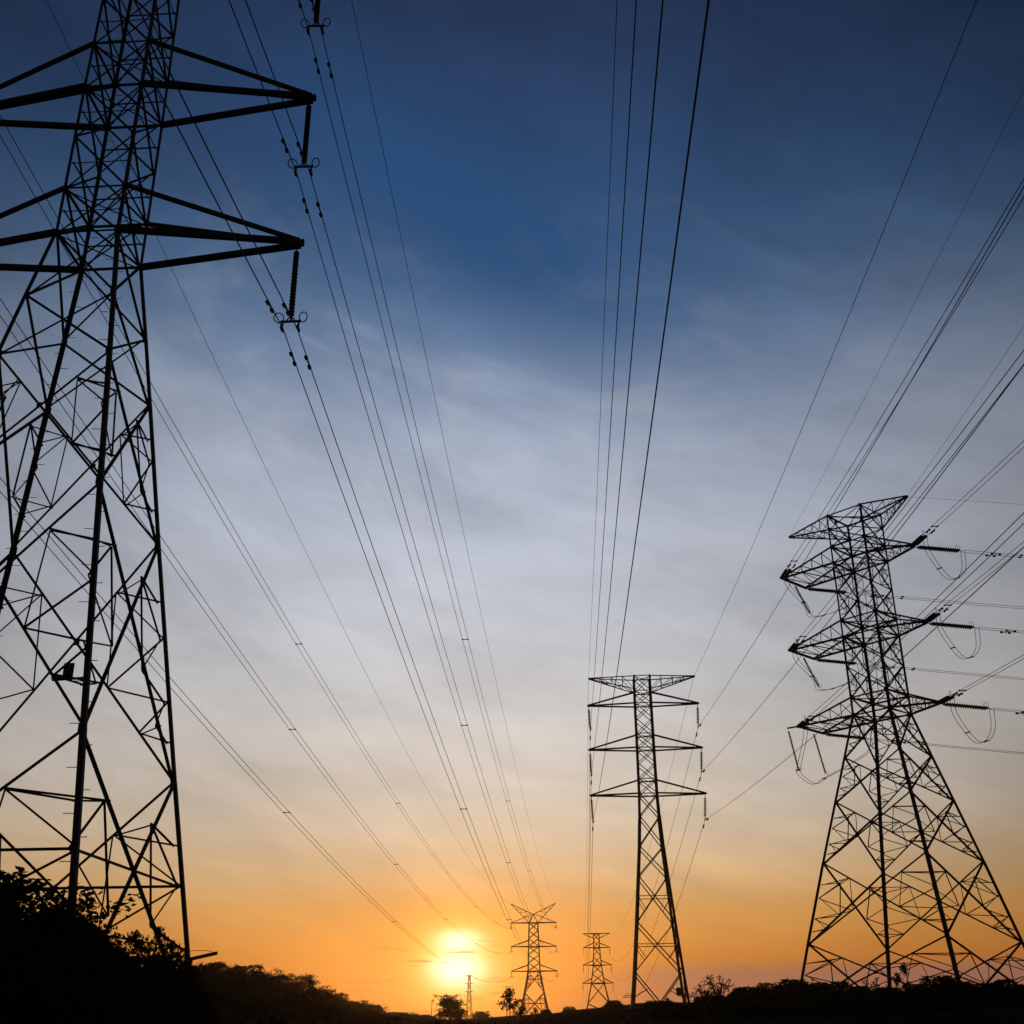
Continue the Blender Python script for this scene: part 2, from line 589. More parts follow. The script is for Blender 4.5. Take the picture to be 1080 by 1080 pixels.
# ---- near tower on the left (A)
za = EYE + 0.55
A = thing('lattice_tower', 'huge dark lattice tower at the left edge with solid-beam arms, nearest of all', 'pylon', (-15.249, 35.0, za), R(-3.43), 'transmission towers')
dzA = EYE - za
LA = {'bot': (0.0, 4.82), 'p3': (4.46, 4.2), 'p2': (7.763, 3.77), 'p1': (15.854, 2.64), 'q': (21.128, 1.93), 'm': (23.761, 1.57), 'l': (26.767, 1.14),
      'lt': (28.80, 1.14), 'u': (33.768, 1.13), 'ut': (36.04, 1.11), 't': (41.05, 1.06), 'tt': (43.2, 1.04)}
ZA = {k: (v[0] + dzA if k != 'bot' else 0.0) for k, v in LA.items()}
tA = Tower(A, [(ZA[k], LA[k][1]) for k in LA if k != 'p3'])
tA.make_legs([(ZA['p2'], 0.16), (ZA['q'], 0.15), (ZA['l'], 0.14), (99, 0.11)])
tA.panel(ZA['p2'], -0.2, 0.09, 0.055, 'third', 0.19, 0.08)
tA.panel(ZA['p1'], ZA['p2'], 0.088, 0.052, 'third', 0.19)
tA.panel(ZA['q'], ZA['p1'], 0.082, 0.048, 'hip', 0.18)
tA.panel(ZA['m'], ZA['q'], 0.075, 0.05, 'x', 0.16)
tA.panel(ZA['l'], ZA['m'], 0.075, 0.05, 'x', 0.16)
tA.panel(ZA['lt'], ZA['l'], 0.075, 0.05, 'x', 0.16, 0.045)
zm = (ZA['lt'] * 0.5 + ZA['u'] * 0.5)
for a_, b_ in ((zm, ZA['lt']), (ZA['u'], zm)):
    tA.panel(a_, b_, 0.07, 0.05, 'x', 0.14, 0.045)
tA.panel(ZA['ut'], ZA['u'], 0.075, 0.05, 'x', 0.16, 0.045)
zm = (ZA['ut'] * 0.5 + ZA['t'] * 0.5)
for a_, b_ in ((zm, ZA['ut']), (ZA['t'], zm)):
    tA.panel(a_, b_, 0.07, 0.05, 'x', 0.14, 0.045)
tA.panel(ZA['tt'], ZA['t'], 0.075, 0.05, 'x', 0.16, 0.045)
for k in ('l', 'lt', 'u', 'ut', 't', 'tt'):
    tA.belt(ZA[k], 0.08)
tA.build()
for s in (-1, 1):
    for b_, t_ in (('l', 'lt'), ('u', 'ut'), ('t', 'tt')):
        crossarm(tA, s, ZA[b_], ZA[t_], 7.55, 0.215, 0.155, 0.06, 0.10, 0, tip_z=ZA[b_] - 0.12, plate=0.62)
    crossarm(tA, s, ZA['t'] + 0.6, ZA['tt'], 7.4, 0.10, 0.10, 0.05, 0.05, 5, tip_z=ZA['tt'] + 3.2, plate=0.25, name='earth_wire_peak')
# climbing steps on two legs, the number plate on the lower bracing, and the guard bracket on the far leg
for k in (3, 1):
    ob = [o for o in A.children if o.name.startswith('leg')][k]
    z = 3.0
    j = 0
    while z < ZA['ut']:
        sm = MB()
        p = tA.c(k, z)
        d = Vector((SG[k][0], 0, 0)) if j % 2 == 0 else Vector((0, SG[k][1], 0))
        if j % 2 == 0:
            d = Vector((-SG[k][0], 0, 0)); p = p + d * 0.1
            sm.tube([p + Vector((0, SG[k][1] * 0.0, 0)), p + Vector((-d.x * 0.38, SG[k][1] * 0.02, 0.0))], 0.012, 5)
        else:
            sm.tube([p, p + Vector((-SG[k][0] * 0.38, SG[k][1] * 0.06, 0))], 0.012, 5)
        sm.build('step_bolt', M['steel'], ob)
        z += 0.62 if z < ZA['l'] else 1.2
        j += 1
pm = MB()
_ld = lerp(tA.c(0, ZA['p1']), tA.c(3, ZA['p2']), 0.80)
_pz = _ld.z + 0.25
pm.plate((2.90, -tA.w(_pz) + 0.15, _pz - 0.1), (0, 1, 0), (0, 0, 1), 0.30, 0.42, 0.02)
pm.build('number_plate', M['plate'], A)
sm_ = MB()
sm_.bar((2.45, -tA.w(_pz) + 0.2, _pz - 0.36), (tA.w(_pz) - 0.05, -tA.w(_pz) + 0.06, _pz - 0.36), 0.06, 0.05)
sm_.bar((2.45, -tA.w(_pz) + 0.2, _pz - 0.30), (2.95, -tA.w(_pz) + 0.17, _pz - 0.30), 0.10, 0.16)
sm_.build('plate_ledge', M['steel'], A)
gm = MB()
_p = tA.c(2, 1.78)
gm.bar(_p, _p + Vector((0.95, -0.1, 0.18)), 0.10, 0.08)
gm.tube([_p + Vector((0, 0, 0.26)), _p + Vector((0.45, 0, 0.27)), _p + Vector((0.8, -0.1, 0.23))], 0.010, 5)
gm.build('climbing_guard', M['steel'], A)
for k in range(4):
    fm = MB()
    c_ = tA.c(k, 0)
    fm.lathe(c_ + Vector((0, 0, -1.2)), c_ + Vector((0, 0, 0.3)), [(0, 0.55), (1.3, 0.45), (1.5, 0.38)], 12)
    fm.build('footing', M['concrete'], A)

# ---- slender suspension tower in the middle distance (B)
zb = EYE + 1.75
B = thing('lattice_tower', 'slender lattice tower with flat top and three pairs of thin arms right of the sun', 'pylon', (10.858, 95.0, zb), R(-3.1), 'transmission towers')
dzB = EYE - zb
LB = {'bot': (0.0, 2.10), 'b5': (4.41, 1.80), 'b4': (7.994, 1.455), 'b3': (11.432, 1.15), 'b2': (13.726, 0.95), 'b1': (16.082, 0.80), 'a3': (17.865, 0.735),
      'a3t': (19.057, 0.725), 'a2': (21.606, 0.705), 'a2t': (22.776, 0.70), 'a1': (25.332, 0.69), 'a1t': (26.41, 0.685), 'top': (27.688, 0.68)}
ZB = {k: (v[0] + dzB if k != 'bot' else 0.0) for k, v in LB.items()}
tB = Tower(B, [(ZB[k], LB[k][1]) for k in LB])
tB.make_legs([(ZB['b1'], 0.20), (99, 0.15)])
for i_, (a_, b_) in enumerate(FACES):                  # V bracing down to a foot strut
    n_ = tB.fn(i_); fb = tB.face[i_]
    p_, q_ = tB.c(a_, 0.45), tB.c(b_, 0.45)
    md = (p_ + q_) * 0.5
    fb.angle(p_, q_, 0.08, n_)
    for k_ in (a_, b_):
        tp_ = tB.c(k_, ZB['b5'])
        fb.angle(tp_ - n_ * 0.05, md - n_ * 0.05, 0.085, n_)
        h_ = lerp(tp_, md, 0.52)
        fb.angle(h_ - n_ * 0.1, tB.c(k_, 0.9) - n_ * 0.1, 0.055, n_)
tB.panel(ZB['b4'], ZB['b5'], 0.08, 0.05, 'x', 0.18, 0.055)
tB.panel(ZB['b3'], ZB['b4'], 0.08, 0.05, 'x', 0.18, 0.055)
for za_, zb_ in (('b4', 'b5'), ('b3', 'b4')):           # short redundants in the corners
    for i_, (a_, b_) in enumerate(FACES):
        n_ = tB.fn(i_); fb = tB.face[i_]
        t_ = tB.w(ZB[za_]) / (tB.w(ZB[za_]) + tB.w(ZB[zb_]))
        X_ = lerp(tB.c(a_, ZB[za_]), tB.c(b_, ZB[zb_]), t_)
        for k_ in (a_, b_):
            h_ = lerp(X_, tB.c(k_, ZB[zb_]), 0.5)
            fb.angle(h_ - n_ * 0.12, tB.c(k_, X_.z) - n_ * 0.12, 0.05, n_)
for a_, b_ in (('b2', 'b3'), ('b1', 'b2'), ('a3', 'b1')):
    tB.panel(ZB[a_], ZB[b_], 0.075, 0.05, 'x', 0.16)
for a_, b_ in (('a3t', 'a3'), ('a2t', 'a2'), ('a1t', 'a1'), ('top', 'a1t')):
    tB.panel(ZB[a_], ZB[b_], 0.06, 0.04, 'x', 0.12)
for a_, b_ in (('a2', 'a3t'), ('a1', 'a2t')):
    zm = (ZB[a_] + ZB[b_]) / 2
    tB.panel(ZB[a_], zm, 0.06, 0.04, 'x', 0.12); tB.panel(zm, ZB[b_], 0.06, 0.04, 'x', 0.12)
for k in ('a3', 'a3t', 'a2', 'a2t', 'a1', 'a1t', 'top'):
    tB.belt(ZB[k], 0.08)
tB.build()
for s in (-1, 1):
    for b_, t_, r_ in (('a3', 'a3t', 4.68), ('a2', 'a2t', 4.65), ('a1', 'a1t', 4.62)):
        crossarm(tB, s, ZB[b_], ZB[t_], r_, 0.12, 0.09, 0.05, 0.06, 0, plate=0.3, one_top=True)
    crossarm(tB, s, ZB['top'] - 1.15, ZB['top'] - 0.03, 4.5, 0.075, 0.075, 0.045, 0.04, 4, tip_z=ZB['top'] - 0.02, plate=0.12, name='earth_wire_arm')
for k in range(4):
    gm = MB()
    c_ = tB.c(k, 1.0)
    gm.bar(c_ - Vector((0.1 * SG[k][0], 0, 0)), c_ + Vector((SG[k][0] * 0.75, 0, 0.02)), 0.05, 0.05)
    gm.bar(c_ + Vector((0, 0, 0.12)), c_ + Vector((SG[k][0] * 0.6, 0, 0.14)), 0.03, 0.03)
    gm.build('climbing_guard', M['steel'], B)
pm = MB()
pm.plate((1.35, -2.0, 1.25), (0, 1, 0), (0, 0, 1), 0.4, 0.55, 0.02)
pm.build('warning_plate', M['plate'], B)
pm = MB()
pm.plate((0.45, -2.0, 0.62), (0, 1, 0), (0.3, 0, 1), 0.26, 0.4, 0.02)
pm.build('warning_plate', M['plate'], B)
for k in range(4):
    fm = MB()
    c_ = tB.c(k, 0)
    fm.lathe(c_ + Vector((0, 0, -1.2)), c_ + Vector((0, 0, 0.2)), [(0, 0.4), (1.2, 0.35), (1.4, 0.3)], 10)
    fm.build('footing', M['concrete'], B)

# ---- angle tower on the right (Cc): three lines end on its left arms and leave to the right
zc_ = EYE + 1.5
T3 = thing('lattice_tower', 'broad dense lattice tower at the right with splayed legs and lines turning right', 'pylon', (26.581, 82.0, zc_), R(-46.86), 'transmission towers')
dzC = EYE - zc_
LC = {'bot': (0.0, 5.83), 'n4': (5.496, 4.987), 'n3': (10.673, 3.85), 'n2': (14.795, 2.90), 'n1': (17.913, 2.17), 'a3': (20.977, 1.46), 'a3t': (22.3, 1.46),
      'a2': (26.888, 1.455), 'a2t': (28.2, 1.455), 'a1': (32.828, 1.45), 'a1t': (34.15, 1.455), 'pk': (35.6, 1.46), 'top': (36.766, 1.465)}
ZC = {k: (v[0] + dzC if k != 'bot' else 0.0) for k, v in LC.items()}
tC = Tower(T3, [(ZC[k], LC[k][1]) for k in LC])
tC.make_legs([(ZC['n3'], 0.21), (ZC['a3'], 0.19), (ZC['a2'], 0.17), (99, 0.13)])
tC.panel(ZC['n4'], -0.2, 0.10, 0.055, 'third', 0.22, 0.0)
for a_, b_ in (('n3', 'n4'), ('n2', 'n3')):
    tC.panel(ZC[a_], ZC[b_], 0.105, 0.055, 'third', 0.22, 0.0)
tC.panel(ZC['n1'], ZC['n2'], 0.105, 0.05, 'third', 0.22)
tC.panel(ZC['a3'], ZC['n1'], 0.10, 0.05, 'third', 0.22)
for a_, b_ in (('a3t', 'a3'), ('a2t', 'a2'), ('a1t', 'a1')):
    tC.panel(ZC[a_], ZC[b_], 0.085, 0.05, 'x', 0.26)
for a_, b_ in (('a2', 'a3t'), ('a1', 'a2t')):
    zm = (ZC[a_] + ZC[b_]) / 2
    tC.panel(ZC[a_], zm, 0.085, 0.045, 'half', 0.18); tC.panel(zm, ZC[b_], 0.085, 0.045, 'half', 0.18)
tC.panel(ZC['pk'], ZC['a1t'], 0.085, 0.05, 'x', 0.2)
tC.panel(ZC['top'], ZC['pk'], 0.075, 0.05, 'x', 0.16)
for k in ('a3', 'a3t', 'a2', 'a2t', 'a1', 'a1t', 'top'):
    tC.belt(ZC[k], 0.11)
tC.build()
for b_, t_ in (('a3', 'a3t'), ('a2', 'a2t'), ('a1', 'a1t')):
    crossarm(tC, -1, ZC[b_], ZC[t_], 6.02, 0.14, 0.11, 0.06, 1.62, 5)
    crossarm(tC, 1, ZC[b_], ZC[t_], 4.45, 0.14, 0.11, 0.055, 0.22, 4, plate=0.4)
crossarm(tC, -1, ZC['pk'], ZC['top'], 5.92, 0.10, 0.10, 0.05, 0.06, 5, tip_z=ZC['top'], plate=0.3, name='earth_wire_arm')
crossarm(tC, 1, ZC['pk'], ZC['top'], 4.58, 0.10, 0.10, 0.05, 0.06, 4, tip_z=ZC['top'], plate=0.3, name='earth_wire_arm')
em = MB()                                               # stub that carries the lowest jumper clear of the arm
em.bar((-6.0, -1.65, ZC['a3']), (-6.95, -1.72, ZC['a3'] + 0.02), 0.10, 0.10)
em.build('jumper_bracket', M['steel'], T3)
pm = MB()
pm.plate((-1.47, -0.25, ZC['top'] - 0.12), (1, 0, 0), (0, 0, 1), 0.36, 0.36, 0.02)
pm.build('number_plate', M['plate'], T3)
for k in range(4):
    fm = MB()
    c_ = tC.c(k, 0)
    fm.lathe(c_ + Vector((0, 0, -1.4)), c_ + Vector((0, 0, 0.2)), [(0, 0.6), (1.3, 0.5), (1.6, 0.42)], 12)
    fm.build('footing', M['concrete'], T3)

# ---- far tower of the left line (A2), near the sun
zA2 = EYE + 4.6
A2 = thing('lattice_tower', 'small far lattice tower with V-shaped horns on top beside the setting sun', 'pylon', (5.85, 400.0, zA2), R(-3.2), 'transmission towers')
d2 = EYE - zA2
t2 = Tower(A2, [(0, 5.0), (13.0 + d2, 3.15), (19.35 + d2, 1.95), (26.8 + d2, 1.72), (34.1 + d2, 1.45)])
t2.make_legs([(19.35 + d2, 0.36), (99, 0.30)])
t2.panel(13.0 + d2, 0.0, 0.24, 0.12, 'half', 0, 0.16)
t2.panel(19.35 + d2, 13.0 + d2, 0.2, 0.12, 'half', 0, 0.16)
for z0, z1 in ((19.35, 26.8), (26.8, 34.1)):
    for j in range(3):
        t2.panel(z0 + (z1 - z0) * (j + 1) / 3 + d2, z0 + (z1 - z0) * j / 3 + d2, 0.18, 0.1, 'x')
for z in (19.35, 26.8, 34.1):
    t2.belt(z + d2, 0.2)
t2.build()
for s in (-1, 1):
    for z in (19.35, 26.8):
        crossarm(t2, s, z + d2, z + 1.9 + d2, 7.4, 0.26, 0.2, 0.1, 0.1, 0, plate=0.6)
    crossarm(t2, s, 34.1 + d2, 34.1 + d2 - 0.02, 7.4, 0.26, 0.02, 0.1, 0.1, 0, plate=0.6)
    m = MB()
    apex = Vector((0, 0, 36.7 + d2))
    tip = Vector((s * 7.4, 0, 40.1 + d2))
    m.bar(apex, tip, 0.22); m.bar((s * 1.4, 0, 34.1 + d2), tip, 0.2)
    m.bar(apex, (s * 7.4, 0, 34.2 + d2), 0.18)
    for y_ in (-1.45, 1.45):
        m.bar((s * 1.45, y_, 34.1 + d2), apex, 0.18)
    for t_ in (0.3, 0.5, 0.7):
        m.bar(lerp(apex, tip, t_), lerp((s * 1.4, 0, 34.1 + d2), tip, t_), 0.1)
        m.bar(lerp(apex, tip, t_ - 0.2), lerp((s * 1.4, 0, 34.1 + d2), tip, t_), 0.1)
    m.build('earth_wire_horn', M['steel'], A2)

# ---- far tower of the middle line (B2)
zB2 = EYE + 6.4
B2 = thing('lattice_tower', 'smallest far lattice tower with flat top between the horned tower and the slender tower', 'pylon', (26.25, 400.0, zB2), R(-3.2), 'transmission towers')
d3 = EYE - zB2
t4 = Tower(B2, [(0, 4.2), (15.6 + d3, 2.1), (21.0 + d3, 1.35), (26.3 + d3, 1.0), (30.6 + d3, 0.95)])
t4.make_legs([(15.6 + d3, 0.34), (99, 0.28)])
t4.panel(9.5 + d3, 0, 0.2, 0.1, 'x'); t4.panel(15.6 + d3, 9.5 + d3, 0.2, 0.1, 'x')
for z0, z1 in ((15.6, 21.0), (21.0, 26.3), (26.3, 30.6)):
    zm = (z0 + z1) / 2
    t4.panel(z1 + d3, zm + d3, 0.16, 0.1, 'x'); t4.panel(zm + d3, z0 + d3, 0.16, 0.1, 'x')
for z in (15.6, 21.0, 26.3, 30.6):
    t4.belt(z + d3, 0.18)
t4.build()
for s in (-1, 1):
    for z, r_ in ((15.6, 4.9), (21.0, 4.6), (26.3, 4.3)):
        crossarm(t4, s, z + d3, z + 1.4 + d3, r_, 0.2, 0.18, 0.1, 0.08, 0, plate=0.4)
    crossarm(t4, s, 29.2 + d3, 30.6 + d3, 4.3, 0.16, 0.2, 0.1, 0.05, 0, tip_z=30.6 + d3, plate=0.2, name='earth_wire_arm')


# ------------------------------------------------------------------ insulators
def disc_profile(n, pitch, r, cap=0.05, lead=0.0):
    pr = [(lead, 0.03)]
    for i in range(n):
        z = lead + i * pitch
        pr += [(z + pitch * 0.10, cap), (z + pitch * 0.45, cap), (z + pitch * 0.62, r), (z + pitch * 0.75, r * 0.98), (z + pitch * 0.85, cap * 0.6)]
    pr.append((lead + n * pitch, 0.03))
    return pr


def insulator_suspension(p, length, label, group, twin, dirv, disc_r=0.13, swing=(0, 0)):
    """vertical string hanging from p (world); twin = half distance of the two conductors (0 for one)"""
    t = thing('suspension_insulator', label, 'insulator', p, dirv, group)
    sx, sy = swing
    end = Vector((sx, sy, -length))
    m = MB()
    n = max(5, int((length - 0.45) / 0.146))
    m.lathe((0, 0, 0), end, disc_profile(n, (length - 0.45) / n, disc_r * (0.9 if twin else 1), 0.095 if twin else 0.05, 0.22), 10)
    m.build('disc_string', M['porcelain'], t)
    h = MB()
    h.tube([(0, 0, 0.06), lerp((0, 0, 0), end, 0.25 / length)], 0.025, 6)
    h.tube([lerp((0, 0, 0), end, 1 - 0.25 / length), end], 0.035, 6)
    h.build('hanger', M['steel'], t)
    if twin:
        y = MB()
        y.bar(end + Vector((-twin - 0.08, 0, 0)), end + Vector((twin + 0.08, 0, 0)), 0.09, 0.035)
        y.bar(end + Vector((0, 0, 0.25)), end + Vector((-twin * 0.6, 0, 0.02)), 0.035)
        y.bar(end + Vector((0, 0, 0.25)), end + Vector((twin * 0.6, 0, 0.02)), 0.035)
        y.build('yoke_plate', M['steel'], t)
        for s in (-1, 1):
            rg = MB()
            rg.ring(end + Vector((s * (twin + 0.15), 0, 0.17)), (0.55 * s, 1.0, 0.35), 0.18, 0.022, 18)
            rg.bar(end + Vector((s * twin, 0, 0.0)), end + Vector((s * (twin + 0.06), 0, 0.06)), 0.04)
            rg.build('corona_ring', M['steel'], t)
            cl = MB()
            cl.bar(end + Vector((s * twin, 0, 0)), end + Vector((s * twin, 0, -0.30)), 0.06)
            cl.lathe(end + Vector((s * twin, -0.2, -0.31)), end + Vector((s * twin, 0.2, -0.31)), [(0, 0.025), (0.12, 0.06), (0.28, 0.06), (0.4, 0.025)], 8)
            cl.build('wire_clamp', M['steel'], t)
    else:
        cl = MB()
        cl.lathe(end + Vector((0, -0.18, -0.03)), end + Vector((0, 0.18, -0.03)), [(0, 0.025), (0.1, 0.06), (0.26, 0.06), (0.36, 0.025)], 8)
        cl.bar(end + Vector((0, 0, 0.1)), end + Vector((0.16, 0, 0.12)), 0.03)
        cl.build('wire_clamp', M['steel'], t)
    return t


def strain_insulator(p, q, label, group, gap=0.15):
    """double tension string from p on the arm to q where the conductors start"""
    p, q = Vector(p), Vector(q)
    t = thing('tension_insulator', label, 'insulator', p, 0, group)
    d = (q - p); L = d.length; dn = d.normalized()
    side = dn.cross(Vector((0, 0, 1))).normalized()
    upv = side.cross(dn)
    n = int((L - 0.8) / 0.155)
    for s in (-1, 1):
        m = MB()
        a = side * (s * gap) + dn * 0.35; b = side * (s * gap) + dn * (L - 0.35)
        m.lathe(a, b, disc_profile(n, (b - a).length / n, 0.125, 0.07), 10)
        m.build('disc_string', M['porcelain'], t)
    for pos in (0.30, L - 0.30):
        y = MB()
        y.bar(dn * pos - side * (gap + 0.08), dn * pos + side * (gap + 0.08), 0.04, 0.12, upv)
        y.bar(dn * pos, dn * (0 if pos < 1 else L), 0.05)
        y.build('yoke_plate', M['steel'], t)
    hn = MB()
    hn.ring(dn * (L - 0.35) + upv * 0.26, side, 0.17, 0.016, 14)
    hn.build('arcing_horn', M['steel'], t)
    return t


# ------------------------------------------------------------------ conductors
AZ = R(3.0)


def path_free(p, az, m, k, T, n):
    p = Vector(p)
    h = Vector((math.sin(az), math.cos(az), 0))
    pts = []
    for i in range(n + 1):
        t = T * i / n
        pts.append(p + h * t + Vector((0, 0, m * t + k * t * t)))
    return pts


def path_span(p, q, sag, n):
    p, q = Vector(p), Vector(q)
    return [lerp(p, q, i / n) - Vector((0, 0, 4 * sag * (i / n) * (1 - i / n))) for i in range(n + 1)]


def side_of(pts):
    d = pts[-1] - pts[0]
    d.z = 0
    d.normalize()
    return Vector((d.y, -d.x, 0))


def point_on(pts, dist):
    acc = 0
    for a, b in zip(pts, pts[1:]):
        l = (b - a).length
        if acc + l >= dist:
            return lerp(a, b, (dist - acc) / l), (b - a).normalized()
        acc += l
    return pts[-1], (pts[-1] - pts[-2]).normalized()


def wire(pts, rad, label, group, dampers=()):
    o = pts[0]
    m = MB()
    m.tube([p - o for p in pts], rad, 5)
    if not dampers:
        ob = m.build('power_line', M['wire'])
        ob.location = o
        return tag(ob, label, 'cable', group)
    t = thing('power_line', label, 'cable', o, 0, group)
    m.build('conductor', M['wire'], t)
    for d in dampers:
        add_damper(pts, d, o, Vector((0, 0, 0)), t)
    return t


def add_damper(pts, dist, o, off, t):
    c, dn = point_on(pts, dist)
    c = c - o + off
    m = MB()
    dd = Vector((0, 0, -0.09))
    m.bar(c, c + dd, 0.05)
    m.tube([c + dd - dn * 0.3, c + dd + dn * 0.3], 0.016, 5)
    for s in (-1, 1):
        m.lathe(c + dd + dn * (s * 0.38), c + dd + dn * (s * 0.16), [(0, 0.03), (0.02, 0.07), (0.18, 0.07), (0.22, 0.03)], 7)
    m.build('vibration_damper', M['steel'], t)


def twin_wire(pts, half, rad, label, group, spacers=(), dampers=()):
    o = pts[0]
    t = thing('twin_power_line', label, 'cable', o, 0, group)
    sd = side_of(pts)
    for s in (-1, 1):
        m = MB()
        m.tube([p - o + sd * (s * half) for p in pts], rad, 5)
        m.build('conductor', M['wire'], t)
        for d in dampers:
            add_damper(pts, d + 0.12 * s, o, sd * (s * half), t)
    for d in spacers:
        c, dn = point_on(pts, d)
        m = MB()
        m.bar(c - o - sd * (half + 0.05), c - o + sd * (half + 0.05), 0.06, 0.05)
        for s in (-1, 1):
            m.lathe(c - o + sd * (s * half) - dn * 0.12, c - o + sd * (s * half) + dn * 0.12, [(0, 0.03), (0.05, 0.06), (0.19, 0.06), (0.24, 0.03)], 7)
        m.build('spacer', M['steel'], t)
    return t


RANK = {'low': 'lowest', 'mid': 'middle', 'top': 'topmost'}
# line A: both circuits of twin conductors
for side, word in ((1, 'right'), (-1, 'left')):
    for key, lev, py2 in (('low', 'l', 1031), ('mid', 'u', 1006), ('top', 't', 981)):
        tip = W(A, (side * 7.45, 0, ZA[lev] - 0.28))
        L = 3.25
        insulator_suspension(tip, L, f'long dark insulator string under the {RANK[key]} {word} arm of the huge left tower', 'insulators on the huge left tower', 0.29, R(-3.4))
        st = tip + Vector((0, 0, -L - 0.31))
        a2t = {'low': 19.35, 'mid': 26.8, 'top': 34.1}[key]
        en = W(A2, (side * 7.3, 0, a2t + d2 - 1.75))
        sag = {'low': 8.4, 'mid': 8.5, 'top': 7.8}[key]
        pts = path_span(st, en, sag, 110)
        twin_wire(pts, 0.25, 0.02, f'twin cable joining the {RANK[key]} {word} arms of the huge left tower and far horned tower', 'twin cables of the left line',
                  (63, 122, 180, 240, 300), (1.7,))
        twin_wire(path_free(st, R(183.0), -0.11, 3.3e-4, 60, 40), 0.25, 0.022, f'twin cable from the {RANK[key]} {word} arm of the huge left tower, passing overhead', 'twin cables of the left line',
                  (), (1.7,))
        insulator_suspension(W(A2, (side * 7.3, 0, a2t + d2 - 0.1)), 1.5, f'tiny insulator string under the {RANK[key]} {word} arm of the far horned tower', 'insulators on the far horned tower', 0.29, R(-3.2), 0.2)
    pk = W(A, (side * 7.35, 0, ZA['tt'] + 3.2))
    e2 = W(A2, (side * 7.35, 0, 40.1 + d2))
    wire(path_span(pk, e2, 7.0 if side > 0 else 8.0, 100), 0.016, f'thin earth wire joining the {word} peaks of the huge left tower and far horned tower', 'earth wires')
    wire(path_free(pk, R(183.0), -0.08, 3e-4, 60, 30), 0.012, f'thin earth wire from the {word} peak of the huge left tower, passing overhead', 'earth wires')

# line B: single conductors
for side, word in ((1, 'right'), (-1, 'left')):
    for key, lev, r_, z2, r2 in (('low', 'a3', 4.6, 15.6, 4.8), ('mid', 'a2', 4.58, 21.0, 4.5), ('top', 'a1', 4.55, 26.3, 4.2)):
        stl = {('low', -1): (-4.55, 15.75), ('mid', -1): (-4.55, 19.5), ('top', -1): (-4.5, 23.25),
               ('low', 1): (4.45, 15.8), ('mid', 1): (4.45, 19.6), ('top', 1): (4.45, 23.33)}[(key, side)]
        st = W(B, (stl[0], 0, stl[1] + dzB))
        tip = W(B, (side * r_, 0, ZB[lev] - 0.1))
        L = tip.z - st.z - 0.03
        insulator_suspension(tip, L, f'short ribbed insulator string under the {RANK[key]} {word} arm of the slender middle tower', 'insulators on the slender middle tower', 0, R(-3.1), 0.13, (stl[0] - side * r_, 0))
        mm = {('low', -1): -0.0936, ('mid', -1): -0.0964, ('top', -1): -0.0897, ('low', 1): -0.0979, ('mid', 1): -0.0916, ('top', 1): -0.0885}[(key, side)]
        aa = {('low', -1): 182.74, ('mid', -1): 182.78, ('top', -1): 182.8, ('low', 1): 182.42, ('mid', 1): 182.23, ('top', 1): 182.19}[(key, side)]
        wire(path_free(st, R(aa), mm, 3.5e-4, 130, 60), 0.0145, f'single cable from the {RANK[key]} {word} arm of the slender middle tower, passing overhead', 'single cables of the middle line', (1.6,))
        en = W(B2, (side * r2, 0, z2 + d3 - 2.2))
        wire(path_span(st, en, 8.0, 80), 0.02, f'single cable joining the {RANK[key]} {word} arms of the slender tower and smallest far tower', 'single cables of the middle line', (1.6,))
        insulator_suspension(W(B2, (side * r2, 0, z2 + d3 - 0.1)), 2.1, f'tiny insulator string under the {RANK[key]} {word} arm of the smallest far tower', 'insulators on the smallest far tower', 0, R(-3.2), 0.2)
    pk = W(B, (-4.5 if side < 0 else 4.4, 0, ZB['top'] - 0.05))
    aa, mm = (182.63, -0.0778) if side > 0 else (182.84, -0.0907)
    wire(path_free(pk, R(aa), mm, 3.5e-4, 130, 60), 0.012 if side > 0 else 0.010, f'thin earth wire from the {word} top end of the slender middle tower, passing overhead', 'earth wires')
    wire(path_span(pk, W(B2, (side * 4.2, 0, 30.6 + d3)), 6.0, 70), 0.014, f'thin earth wire joining the {word} top ends of the slender tower and smallest far tower', 'earth wires')

